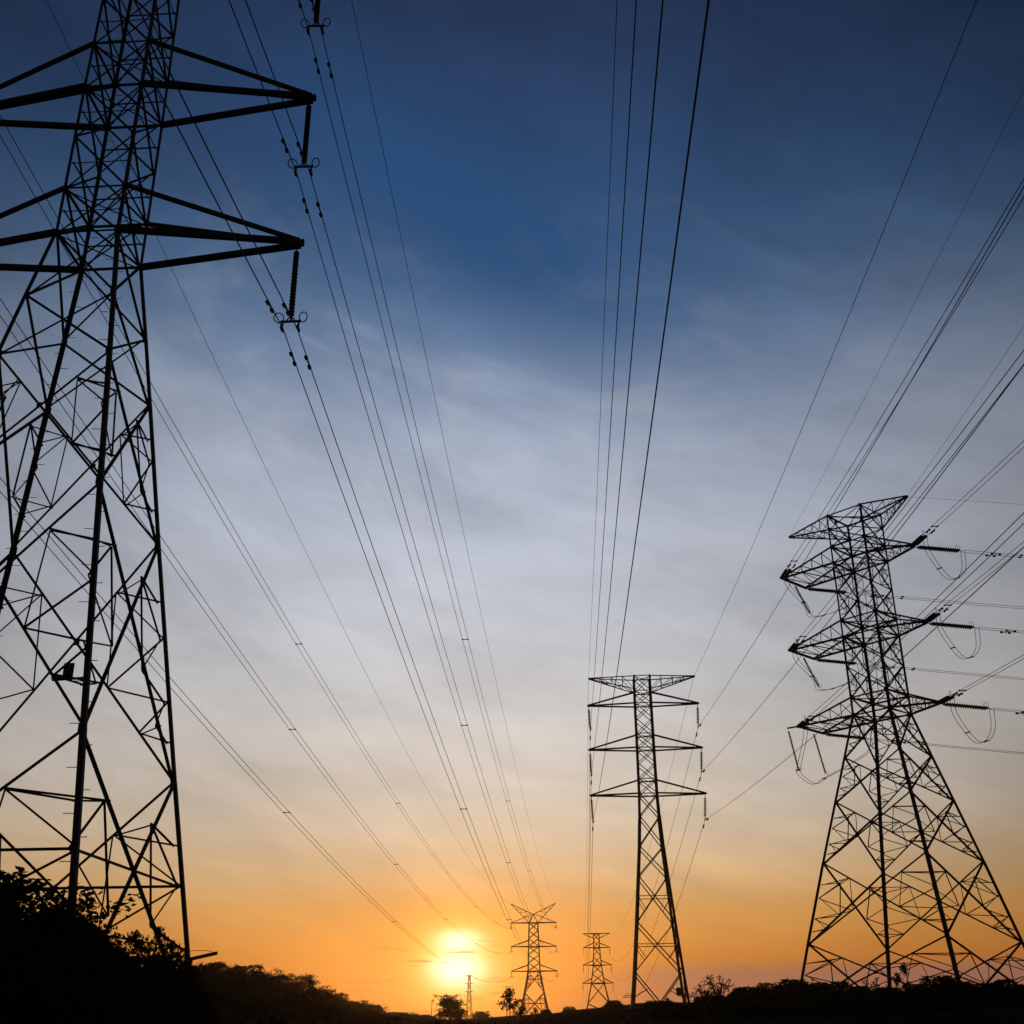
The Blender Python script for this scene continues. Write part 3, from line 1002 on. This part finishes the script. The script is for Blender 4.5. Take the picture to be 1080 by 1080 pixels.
# line C: ends on the right-hand angle tower and turns away to the right
OUT = R(90.5)
for key, lev in (('low', 'a3'), ('mid', 'a2'), ('top', 'a1')):
    for side, word in ((-1, 'left'), (1, 'right')):
        r_ = 6.0 if side < 0 else 4.45
        p_in = W(T3, (side * r_, -1.65 if side < 0 else -0.12, ZC[lev] - 0.08))
        p_out = W(T3, (side * r_, 1.55 if side < 0 else 0.12, ZC[lev] - 0.08))
        az, mm = {('low', -1): (182.97, -0.0923), ('mid', -1): (182.77, -0.0999), ('top', -1): (182.73, -0.1058),
                  ('low', 1): (182.82, -0.1046), ('mid', 1): (182.7, -0.1056), ('top', 1): (182.15, -0.132)}[(key, side)]
        ends = []
        for tagw, p, a_, m_ in (('overhead', p_in, R(az), mm), ('to the right', p_out, OUT, -0.112)):
            h = Vector((math.sin(a_), math.cos(a_), m_)).normalized()
            e = p + h * (3.0 if p is p_in else 3.5)
            strain_insulator(p, e, f'double insulator string pulling {tagw} from the {RANK[key]} {word} arm of the broad tower', 'insulators on the broad right tower')
            ln = 110 if p is p_in else 90
            twin_wire(path_free(e, a_, m_, 3.5e-4, ln, 50), 0.2, 0.018 if p is p_in else 0.016, f'twin cable going {tagw} from the {RANK[key]} {word} arm of the broad tower', 'twin cables of the right line', (2.2,) if p is p_in else (4.2,), (1.2,) if p is p_in else (2.2,))
            ends.append((e, h))
        # the slack loop that joins both sides under the arm
        (e1, h1), (e2, h2) = ends
        if side > 0:
            low = (e1 + e2) * 0.5 + Vector((0.0, 0.0, -2.75))
            ctrl = [e1, e1 + Vector((0, 0, -1.2)), low + (e1 - e2) * 0.22 + Vector((0, 0, 0.35)), low, low + (e2 - e1) * 0.27 + Vector((0, 0, 0.45)), e2 + Vector((-0.12, 0, -1.3)), e2]
        else:
            sp = W(T3, (-6.0, 0.0, ZC[lev] - 0.1)); se = W(T3, (-5.2, 0.55, ZC[lev] - 2.75))
            if key == 'low':
                sp = W(T3, (-6.9, -1.72, ZC[lev] - 0.05)); se = W(T3, (-6.75, -1.1, ZC[lev] - 3.2))
            Ls = (se - sp).length
            t = thing('jumper_insulator', f'slanting ribbed string hanging at the tip of the {RANK[key]} left arm, broad right tower', 'insulator', sp, 0, 'insulators on the broad right tower')
            m = MB(); n_ = int((Ls - 0.3) / 0.146)
            m.lathe((0, 0, 0), se - sp, disc_profile(n_, (Ls - 0.3) / n_, 0.11, 0.05, 0.15), 9); m.build('disc_string', M['porcelain'], t)
            m = MB(); m.ring((se - sp) * 0.97 + Vector((0.1, 0, 0.1)), (0, 1, 0.2), 0.12, 0.014, 12); m.build('arcing_horn', M['steel'], t)
            if key == 'low':
                sp2 = W(T3, (-6.05, 0.3, ZC[lev] - 0.1)); se2 = W(T3, (-5.9, 1.15, ZC[lev] - 3.3))
                Ls = (se2 - sp2).length
                t = thing('jumper_insulator', 'slanting ribbed string nearer the body under the lowest left arm, broad right tower', 'insulator', sp2, 0, 'insulators on the broad right tower')
                m = MB(); m.lathe((0, 0, 0), se2 - sp2, disc_profile(n_, (Ls - 0.3) / n_, 0.11, 0.05, 0.15), 9); m.build('disc_string', M['porcelain'], t)
                m = MB(); m.ring((se2 - sp2) * 0.97 + Vector((0.1, 0, 0.1)), (0, 1, 0.2), 0.12, 0.014, 12); m.build('arcing_horn', M['steel'], t)
                ctrl = [e1, e1 + Vector((-0.1, 0.5, -1.1)), se + Vector((0, -0.4, 0.5)), se + Vector((0, 0, -0.12)), (se + se2) * 0.5 + Vector((0, 0, -0.75)), se2 + Vector((0, 0, -0.12)), lerp(se2, e2, 0.45) + Vector((0, 0, -0.55)), e2 + Vector((-0.1, 0, -0.9)), e2]
            else:
                ctrl = [e1, e1 + Vector((-0.1, 0.6, -1.0)), lerp(e1, se, 0.75) + Vector((0, 0, -0.1)), se + Vector((0, 0, -0.12)), lerp(se, e2, 0.45) + Vector((0, 0, -0.75)), e2 + Vector((-0.1, 0, -1.0)), e2]
        pts = []
        cc = [ctrl[0]] + ctrl + [ctrl[-1]]
        for i in range(len(ctrl) - 1):
            p0, p1, p2, p3 = cc[i:i + 4]
            for j in range(7):
                u = j / 7
                pts.append(0.5 * ((2 * p1) + (p2 - p0) * u + (2 * p0 - 5 * p1 + 4 * p2 - p3) * u * u + (3 * p1 - p0 - 3 * p2 + p3) * u ** 3))
        pts.append(ctrl[-1].copy())
        o = pts[0]
        t = thing('jumper_loop', f'slack twin cable loop hanging under the {RANK[key]} {word} arm of the broad right tower', 'cable', o, 0, 'slack loops on the broad right tower')
        sd = side_of(pts)
        sd = Vector((sd.x, sd.y, 0)).normalized()
        for s in (-1, 1):
            m = MB(); m.tube([p - o + sd * (s * 0.16) for p in pts], 0.02, 5); m.build('conductor', M['wire'], t)
        for fr in (0.33, 0.62):
            c_ = pts[int(fr * (len(pts) - 1))] - o
            m = MB(); m.bar(c_ - sd * 0.2, c_ + sd * 0.2, 0.07, 0.06); m.build('spacer', M['steel'], t)
pkL = W(T3, (-5.9, -0.1, ZC['top'])); pkR = W(T3, (4.55, 0, ZC['top']))
wire(path_free(pkL, R(182.9), -0.0903, 3.5e-4, 110, 50), 0.009, 'faint earth wire from the left top tip of the broad right tower passing overhead', 'earth wires')
wire(path_free(pkR, R(183.6), -0.0714, 3.5e-4, 110, 50), 0.011, 'thin earth wire from the right top tip of the broad right tower passing overhead', 'earth wires')
wire(path_free(pkR, OUT, -0.09, 3.5e-4, 90, 40), 0.010, 'thin earth wire from the right top tip of the broad tower, running off right', 'earth wires')

# ------------------------------------------------------------------ slim poles far behind the sun-lit tree
tp = at(495.0, 1028, 620)
gz = ground_z(tp.x, tp.y) - 0.5
Tn = thing('lattice_tower', 'tiny faint lattice tower just right of the sun, far behind the dark tree', 'pylon', (tp.x, tp.y, gz), R(20), 'transmission towers')
Hn = tp.z - gz
t5 = Tower(Tn, [(0, 1.5), (Hn * 0.55, 0.75), (Hn, 0.4)])
t5.make_legs([(99, 0.2)])
for q_ in range(6):
    t5.panel(Hn * (q_ + 1) / 6, Hn * q_ / 6, 0.1, 0, 'x')
t5.build()
for sd_ in (-1, 1):
    for f_ in (0.62, 0.8, 0.97):
        crossarm(t5, sd_, Hn * f_, Hn * f_ + 0.5, 2.1, 0.13, 0.1, 0.05, 0.05, 0, plate=0.2)
for px, top, Y, lab in (
                        (455.5, 1058, 600, 'tiny far pole left of the dark tree under the sun'), (534.4, 1040, 520, 'slim far pole with crossbars left of the leafy sapling'),
                        (537.6, 1040, 520, 'slim far pole with crossbars behind the leafy sapling')):
    tp = at(px, top, Y)
    gz = ground_z(tp.x, tp.y)
    t = thing('utility_pole', lab, 'pole', (tp.x, tp.y, gz - 0.5), 0, 'far poles')
    H = tp.z - gz + 0.5
    m = MB(); m.tube([(0, 0, 0), (0, 0, H)], [0.2, 0.13], 8); m.build('shaft', M['wood'], t)
    m = MB()
    for zz in ((0.15,) if px < 500 else (0.3, 2.2, 4.6)):
        m.bar((-1.5, 0, H - zz), (1.5, 0, H - zz), 0.13)
    m.build('crossbar', M['wood'], t)

# ------------------------------------------------------------------ vegetation
rng = random.Random(11)


def leaf(m, c, s, up=0.0):
    d = Vector((rng.gauss(0, 1), rng.gauss(0, 1), rng.gauss(0, 1) + up)).normalized()
    e = Vector((rng.gauss(0, 1), rng.gauss(0, 1), rng.gauss(0, 1)))
    e = (e - d * e.dot(d)).normalized()
    L = s * rng.uniform(0.7, 1.4); Wd = s * rng.uniform(0.4, 0.7)
    o = len(m.v)
    m.v += [tuple(c), tuple(c + d * L * 0.45 + e * Wd * 0.5), tuple(c + d * L), tuple(c + d * L * 0.45 - e * Wd * 0.5)]
    m.f.append((o, o + 1, o + 2, o + 3))


def branches(m, H, spread, n, top=0.9, base=0.3, rad=0.03, lean=0.04, dirs=None):
    """tapered trunk and limbs of a tree of height H; returns the limb ends"""
    ends = []
    pts = [Vector((0, 0, 0))]
    for i in range(1, 7):
        pts.append(Vector((rng.uniform(-lean, lean) * H * i / 6, rng.uniform(-lean, lean) * H * i / 6, H * top * i / 6)))
    m.tube(pts, [H * rad * (1 - 0.82 * i / 6) for i in range(7)], 7)
    for j in range(n):
        f = base + (top - 0.05 - base) * (j + rng.random()) / n
        i = min(5, int(f / top * 6))
        p = lerp(pts[i], pts[i + 1], f / top * 6 - i)
        an = rng.uniform(0, 2 * math.pi) if dirs is None else dirs[j % len(dirs)]
        l = H * spread * rng.uniform(0.6, 1.05) * (1.1 - 0.5 * (f - base))
        q = p + Vector((math.cos(an) * l, math.sin(an) * l, l * rng.uniform(0.35, 0.95)))
        mid = lerp(p, q, 0.5) + Vector((0, 0, -0.08 * l))
        r0 = H * rad * (1 - 0.82 * f / top) * 0.6
        m.tube([p, mid, q], [r0, r0 * 0.6, r0 * 0.2], 5)
        ends.append(q)
        for _ in range(2):
            q2 = mid + Vector((rng.gauss(0, 0.35) * l, rng.gauss(0, 0.35) * l, rng.uniform(0.1, 0.6) * l))
            m.tube([mid, q2], [r0 * 0.5, r0 * 0.15], 4)
            ends.append(q2)
    ends.append(pts[-1])
    return ends


def crown(m, ends, H, cl, n_leaf, ls, squash=0.75, up=0.2):
    """leaf clumps round the limb ends"""
    for e in ends:
        r = H * cl * rng.uniform(0.65, 1.25)
        subs = [e + Vector((rng.gauss(0, 0.5) * r, rng.gauss(0, 0.5) * r, rng.gauss(0, 0.4) * r)) for _ in range(5)]
        for s_ in subs:
            for _ in range(n_leaf):
                v = Vector((rng.gauss(0, 1), rng.gauss(0, 1), rng.gauss(0, 1) * squash))
                v *= r * 0.38 * rng.random() ** 0.4 / max(0.6, v.length) * 1.0
                leaf(m, s_ + v, H * ls, up)


def proto(kind, seed):
    """returns (trunk mesh, crown mesh) of a plant 1 m high"""
    global rng
    rng = random.Random(seed)
    tr, cr = MB(), MB()
    if kind == 'dense':
        ends = branches(tr, 1.0, 0.36, 16, 0.84, 0.12, 0.03)
        crown(cr, ends, 1.0, 0.2, 36, 0.042)
    elif kind == 'broad':
        ends = branches(tr, 1.0, 0.5, 18, 0.8, 0.1, 0.03)
        crown(cr, ends, 1.0, 0.22, 36, 0.042, 0.65)
    elif kind == 'shrub':
        for j in range(7):
            an = rng.uniform(0, 6.28); q = Vector((math.cos(an) * 0.5, math.sin(an) * 0.5, rng.uniform(0.45, 0.8)))
            tr.tube([(0, 0, 0), q * 0.5 + Vector((0, 0, 0.1)), q], [0.035, 0.02, 0.006], 5)
        bumps = []
        for _ in range(9):
            an = rng.uniform(0, 6.28); tilt_ = rng.uniform(0.0, 1.0)
            bumps.append((Vector((math.cos(an) * math.sin(tilt_ * 1.4), math.sin(an) * math.sin(tilt_ * 1.4), math.cos(tilt_ * 1.4))), rng.uniform(0.05, 0.2)))
        for _ in range(6500):
            d_ = Vector((rng.gauss(0, 1), rng.gauss(0, 1), abs(rng.gauss(0, 1)))).normalized()
            rr_ = 0.78 + sum(b * math.exp(-((d_ - c_).length / 0.4) ** 2) for c_, b in bumps)
            rr_ *= 1 - 0.45 * rng.random() ** 2.2
            leaf(cr, Vector((d_.x * rr_ * 0.62, d_.y * rr_ * 0.62, d_.z * rr_)), rng.uniform(0.055, 0.085), 0.3)
        for _ in range(14):                              # a few shoots stand out of the dome
            an = rng.uniform(0, 6.28); b_ = Vector((math.cos(an) * rng.uniform(0, 0.4), math.sin(an) * rng.uniform(0, 0.4), 0.75))
            e_ = b_ + Vector((rng.gauss(0, 0.06), rng.gauss(0, 0.06), rng.uniform(0.12, 0.3)))
            tr.tube([b_ - Vector((0, 0, 0.3)), b_, e_], [0.008, 0.006, 0.002], 4)
            for u in range(7):
                leaf(cr, lerp(b_, e_, u / 6), 0.06, 0.3)
    elif kind == 'wispy':
        for j in range(30):
            an = rng.uniform(0, 6.28); l = rng.uniform(0.25, 0.8); hh = rng.uniform(0.5, 1.0) * (1.0 - 0.35 * l)
            dv = Vector((math.cos(an), math.sin(an), 0))
            pts = [Vector((0, 0, 0)) + dv * (l * u) + Vector((0, 0, hh * (1 - (1 - u) ** 2) - 0.25 * l * u ** 3)) for u in (0, 0.2, 0.4, 0.6, 0.8, 1.0)]
            tr.tube(pts, [0.012, 0.010, 0.008, 0.006, 0.005, 0.003], 4)
            for u in range(18):
                c_ = lerp(pts[3 + u % 3 - 1], pts[3 + u % 3], rng.random())
                leaf(cr, c_ + Vector((rng.gauss(0, 0.02), rng.gauss(0, 0.02), rng.gauss(0, 0.02))), 0.06, 0.2)
    elif kind == 'sapling':
        ends = branches(tr, 1.0, 0.28, 11, 0.92, 0.2, 0.014, 0.05)
        crown(cr, ends, 1.0, 0.10, 4, 0.08, 0.7, 0.3)
    elif kind == 'spray':                               # tall thin stem with stepped sprays
        ends = branches(tr, 1.0, 0.35, 9, 0.97, 0.25, 0.014, 0.02)
        crown(cr, ends, 1.0, 0.06, 3, 0.075, 0.25, 0.0)
    elif kind == 'ragged':
        ends = branches(tr, 1.0, 0.55, 11, 0.85, 0.15, 0.022, 0.07)
        crown(cr, ends, 1.0, 0.13, 15, 0.05, 0.5, 0.3)
    zs = sorted(v[2] for v in cr.v)
    zt = zs[int(len(zs) * 0.985)]
    xs = sorted(math.hypot(v[0], v[1]) for v in cr.v)
    xt = xs[int(len(xs) * 0.95)]
    cr.v = [(x * 0.5 / xt, y * 0.5 / xt, z / zt) for x, y, z in cr.v]           # 1 m high and 1 m wide
    cr.f = [f for f in cr.f if max(cr.v[i][2] for i in f) < 1.05]
    used = sorted({i for f in cr.f for i in f}); new = {o: n for n, o in enumerate(used)}
    cr.v = [cr.v[i] for i in used]; cr.f = [tuple(new[i] for i in f) for f in cr.f]
    tr.v = [(x * 0.5 / xt, y * 0.5 / xt, z / zt) for x, y, z in tr.v]
    return tr.mesh('trunk', M['bark']), cr.mesh('crown', M['leaf' if seed % 2 else 'leaf2'])


PR = {}
for kind, seeds in (('dense', (1, 2, 3)), ('broad', (4, 5)), ('shrub', (6, 7, 8)), ('wispy', (9,)), ('sapling', (10,)), ('spray', (12,)), ('ragged', (13, 14))):
    PR[kind] = [proto(kind, s) for s in seeds]
vrng = random.Random(5)
count = {}


def plant(kind, px, top, Y, width_px, label, name, cat, group=None, sink=0.2, rz=None):
    """stands where photo pixel column px meets the ground at distance Y, crown top at pixel row top"""
    tp = at(px, top, Y)
    gz = ground_z(tp.x, tp.y) - sink
    H = max(0.8, tp.z - gz)
    count[kind] = count.get(kind, 0) + 1
    trm, crm = PR[kind][count[kind] % len(PR[kind])]
    wm = width_px * Y / 1338.0
    sxy = wm
    t = thing(name, label, cat, (tp.x, tp.y, gz), vrng.uniform(0, 6.28) if rz is None else rz, group)
    for nm, me in (('trunk' if kind not in ('shrub',) else 'stems', trm), ('crown' if kind not in ('shrub',) else 'foliage', crm)):
        ob = bpy.data.objects.new(nm, me)
        C.objects.link(ob)
        ob.parent = t
        ob.scale = (sxy, sxy, H)
    return t


ORD = ['first', 'second', 'third', 'fourth', 'fifth', 'sixth', 'seventh', 'eighth', 'ninth', 'tenth', 'eleventh', 'twelfth', 'thirteenth', 'fourteenth',
       'fifteenth', 'sixteenth', 'seventeenth', 'eighteenth', 'nineteenth', 'twentieth']
# near trees round the foot of the huge left tower
for kind, px, top, Y, wpx, lab in (
        ('dense', -20, 924, 25, 270, 'big dense dark tree at the very left edge in front of the huge tower'),
        ('dense', 34, 948, 26, 190, 'dense dark tree second from the left edge, sloping off to the right'),
        ('dense', 68, 972, 27, 130, 'dense tree covering the foot of the thick near leg of the huge tower'),
        ('ragged', 98, 969, 28, 110, 'ragged tree with open twigs right of the thick near leg of the huge tower'),
        ('ragged', 124, 984, 29, 90, 'low ragged tree with orange gaps between the legs of the huge tower'),
        ('ragged', 152, 989, 31, 84, 'ragged bushy tree with holes midway between the legs of the huge tower'),
        ('ragged', 177, 979, 32, 64, 'leafy tree against the far right leg of the huge tower'),
        ('shrub', -10, 985, 21, 190, 'dark rounded shrub in the very left corner under the dense trees'),
        ('shrub', 48, 996, 22, 150, 'dark rounded shrub low beside the left corner under the dense trees'),
        ('shrub', 98, 1006, 23, 140, 'dark rounded shrub below the ragged trees of the huge tower'),
        ('shrub', 140, 1012, 25, 120, 'dark rounded shrub below the orange gaps of the huge tower'),
        ('shrub', 182, 1016, 26, 110, 'dark shrub low in front of the far right leg of the huge tower')):
    plant(kind, px, top, Y, wpx, lab, 'tree' if kind != 'shrub' else 'shrub', 'tree' if kind != 'shrub' else 'shrub', 'plants at the foot of the huge left tower')
# wooded ridge that falls from the huge tower towards the sun
RIDGE = [(206, 1019, 46), (226, 1018, 44), (244, 1021, 36), (260, 1019, 40), (278, 1026, 36), (296, 1031, 36), (314, 1030, 38), (328, 1041, 28), (340, 1045, 28),
         (351, 1048, 26), (366, 1058, 30), (381, 1057, 34), (394, 1061, 20), (412, 1069, 30), (428, 1069, 22)]
for i, (px, top, wpx) in enumerate(RIDGE):
    plant('dense' if i % 3 else 'broad', px, top - 1, 118 + (i * 37 % 23), wpx * 1.45, f'rounded dark tree on the wooded ridge, {ORD[i]} to the right of the huge tower', 'tree', 'tree', 'trees on the falling ridge', 0.6)
for i, (px, top, wpx) in enumerate([(196, 1030, 60), (216, 1031, 60), (236, 1034, 60), (256, 1036, 60), (276, 1040, 56), (296, 1044, 56), (316, 1048, 52), (336, 1055, 48), (356, 1063, 44),
                                    (378, 1066, 44), (398, 1070, 40)]):
    plant('shrub', px, top, 92 + i % 3 * 4, wpx * 1.2, f'dark shrub in front of the wooded ridge, {ORD[i]} from the huge tower', 'shrub', 'shrub', 'shrubs below the ridge', 0.5)
for i, (px, top, wpx) in enumerate([(208, 1046, 70), (240, 1050, 70), (270, 1053, 66), (300, 1057, 66), (330, 1063, 60), (358, 1069, 56), (386, 1073, 50), (412, 1075, 46)]):
    plant('shrub', px, top, 58 + i % 3 * 3, wpx * 1.2, f'dark shrub on the lower slope left of the sun, {ORD[i]} from the huge tower', 'shrub', 'shrub', 'shrubs of the lower slope', 0.4)
# around the sun
plant('dense', 475, 1050, 115, 32, 'dark tree with small gaps standing right under the sun', 'tree', 'tree', 'trees near the sun', 0.5)
plant('ragged', 462, 1064, 118, 22, 'low leafy tree left beside the tree under the sun', 'tree', 'tree', 'trees near the sun', 0.5)
plant('ragged', 487, 1061, 112, 20, 'low leafy tree right beside the tree under the sun', 'tree', 'tree', 'trees near the sun', 0.5)
plant('dense', 508, 1067, 120, 22, 'small round tree between the sun and the leafy sapling', 'tree', 'tree', 'trees near the sun', 0.5)
plant('shrub', 424, 1071, 110, 34, 'low dark shrub at the foot of the ridge left of the sun', 'shrub', 'shrub', 'trees near the sun', 0.4)
plant('shrub', 448, 1073, 110, 30, 'low dark shrub left of the tree under the sun', 'shrub', 'shrub', 'trees near the sun', 0.4)
plant('sapling', 538, 1042, 74, 24, 'leafy open sapling standing left of the far horned tower', 'sapling', 'tree', None, 0.2)
plant('sapling', 549, 1060, 76, 16, 'low leafy sapling at the left foot of the far horned tower', 'sapling', 'tree', None, 0.2)
plant('sapling', 564, 1064, 80, 10, 'tiny sprig between the legs of the far horned tower', 'sapling', 'tree', None, 0.2)
plant('shrub', 576, 1065, 84, 16, 'little shrub at the right foot of the far horned tower', 'shrub', 'shrub', None, 0.2)
plant('shrub', 600, 1064, 84, 22, 'little shrub between the two far towers', 'shrub', 'shrub', None, 0.2)
plant('shrub', 648, 1058, 84, 26, 'low shrub right of the smallest far tower', 'shrub', 'shrub', None, 0.2)
# right-hand thicket
plant('wispy', 756, 1029, 78, 48, 'wispy bare bush with feathery twigs right of the slender middle tower', 'bush', 'bush', None, 0.2)
plant('wispy', 742, 1038, 79, 30, 'smaller wispy bush beside the right leg of the slender middle tower', 'bush', 'bush', None, 0.2)
plant('wispy', 919, 1032, 66, 34, 'wispy bush with gaps between the two left legs of the broad right tower', 'bush', 'bush', None, 0.2)
plant('spray', 950, 1017, 68, 20, 'slim upright plant with stepped sprays inside the legs of the broad right tower', 'sapling', 'tree', None, 0.2)
THICK = [(786, 1042, 40), (806, 1038, 34), (838, 1034, 50), (866, 1037, 34), (884, 1036, 34), (906, 1041, 34), (932, 1042, 36), (966, 1039, 34), (994, 1030, 46),
         (1016, 1036, 34), (1036, 1038, 40), (1058, 1034, 40), (1082, 1039, 44)]
for i, (px, top, wpx) in enumerate(THICK):
    plant('shrub', px, top, 64 + (i * 29 % 11), wpx * 1.35, f'rounded dark shrub in the right-hand thicket, {ORD[i]} after the wispy bush', 'shrub', 'shrub', 'shrubs of the right thicket', 0.3)
for i, (px, top, wpx) in enumerate([(700, 1056, 50), (752, 1051, 60), (806, 1052, 60), (860, 1050, 64), (916, 1051, 60), (972, 1050, 64), (1026, 1050, 60), (1076, 1049, 60)]):
    plant('shrub', px, top, 54, wpx * 1.3, f'low dark shrub in front of the right thicket, {ORD[i]} from the slender tower', 'shrub', 'shrub', 'front shrubs of the right thicket', 0.3)

# tall rough grass over the slopes: nobody could count it
rng = random.Random(21)
gr = MB()
for _ in range(9000):
    azd = rng.uniform(-27, 27); d = rng.uniform(18, 125)
    x, y = d * math.sin(R(azd)), d * math.cos(R(azd))
    z = ground_z(x, y)
    h = rng.uniform(0.05, 0.15) * (1.6 if rng.random() < 0.03 else 1)
    l = Vector((rng.gauss(0, 0.25), rng.gauss(0, 0.25), 1)) * h
    s = rng.uniform(0.02, 0.05)
    o = len(gr.v)
    gr.v += [(x - s, y, z - 0.05), (x + s, y, z - 0.05), (x + l.x, y + l.y, z + l.z)]
    gr.f.append((o, o + 1, o + 2))
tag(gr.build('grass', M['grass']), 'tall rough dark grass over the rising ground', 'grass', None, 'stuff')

# ------------------------------------------------------------------ evening haze
hz = MB()
hz.bar((0, 0, -6), (0, 0, 62), 2300, 2300, (1, 0, 0))
hm = bpy.data.materials.new('evening_haze')
hm.use_nodes = True
ht = NT(hm.node_tree)
ht.n.clear()
ho = ht.new('ShaderNodeOutputMaterial')
hv = ht.new('ShaderNodeVolumePrincipled')
hv.inputs['Color'].default_value = (0.95, 0.9, 0.85, 1)
hv.inputs['Density'].default_value = 0.00007
hv.inputs['Anisotropy'].default_value = 0.88
ht.l.new(hv.outputs[0], ho.inputs['Volume'])
tag(hz.build('haze', hm), 'thin evening haze over the whole valley', 'haze', None, 'stuff')
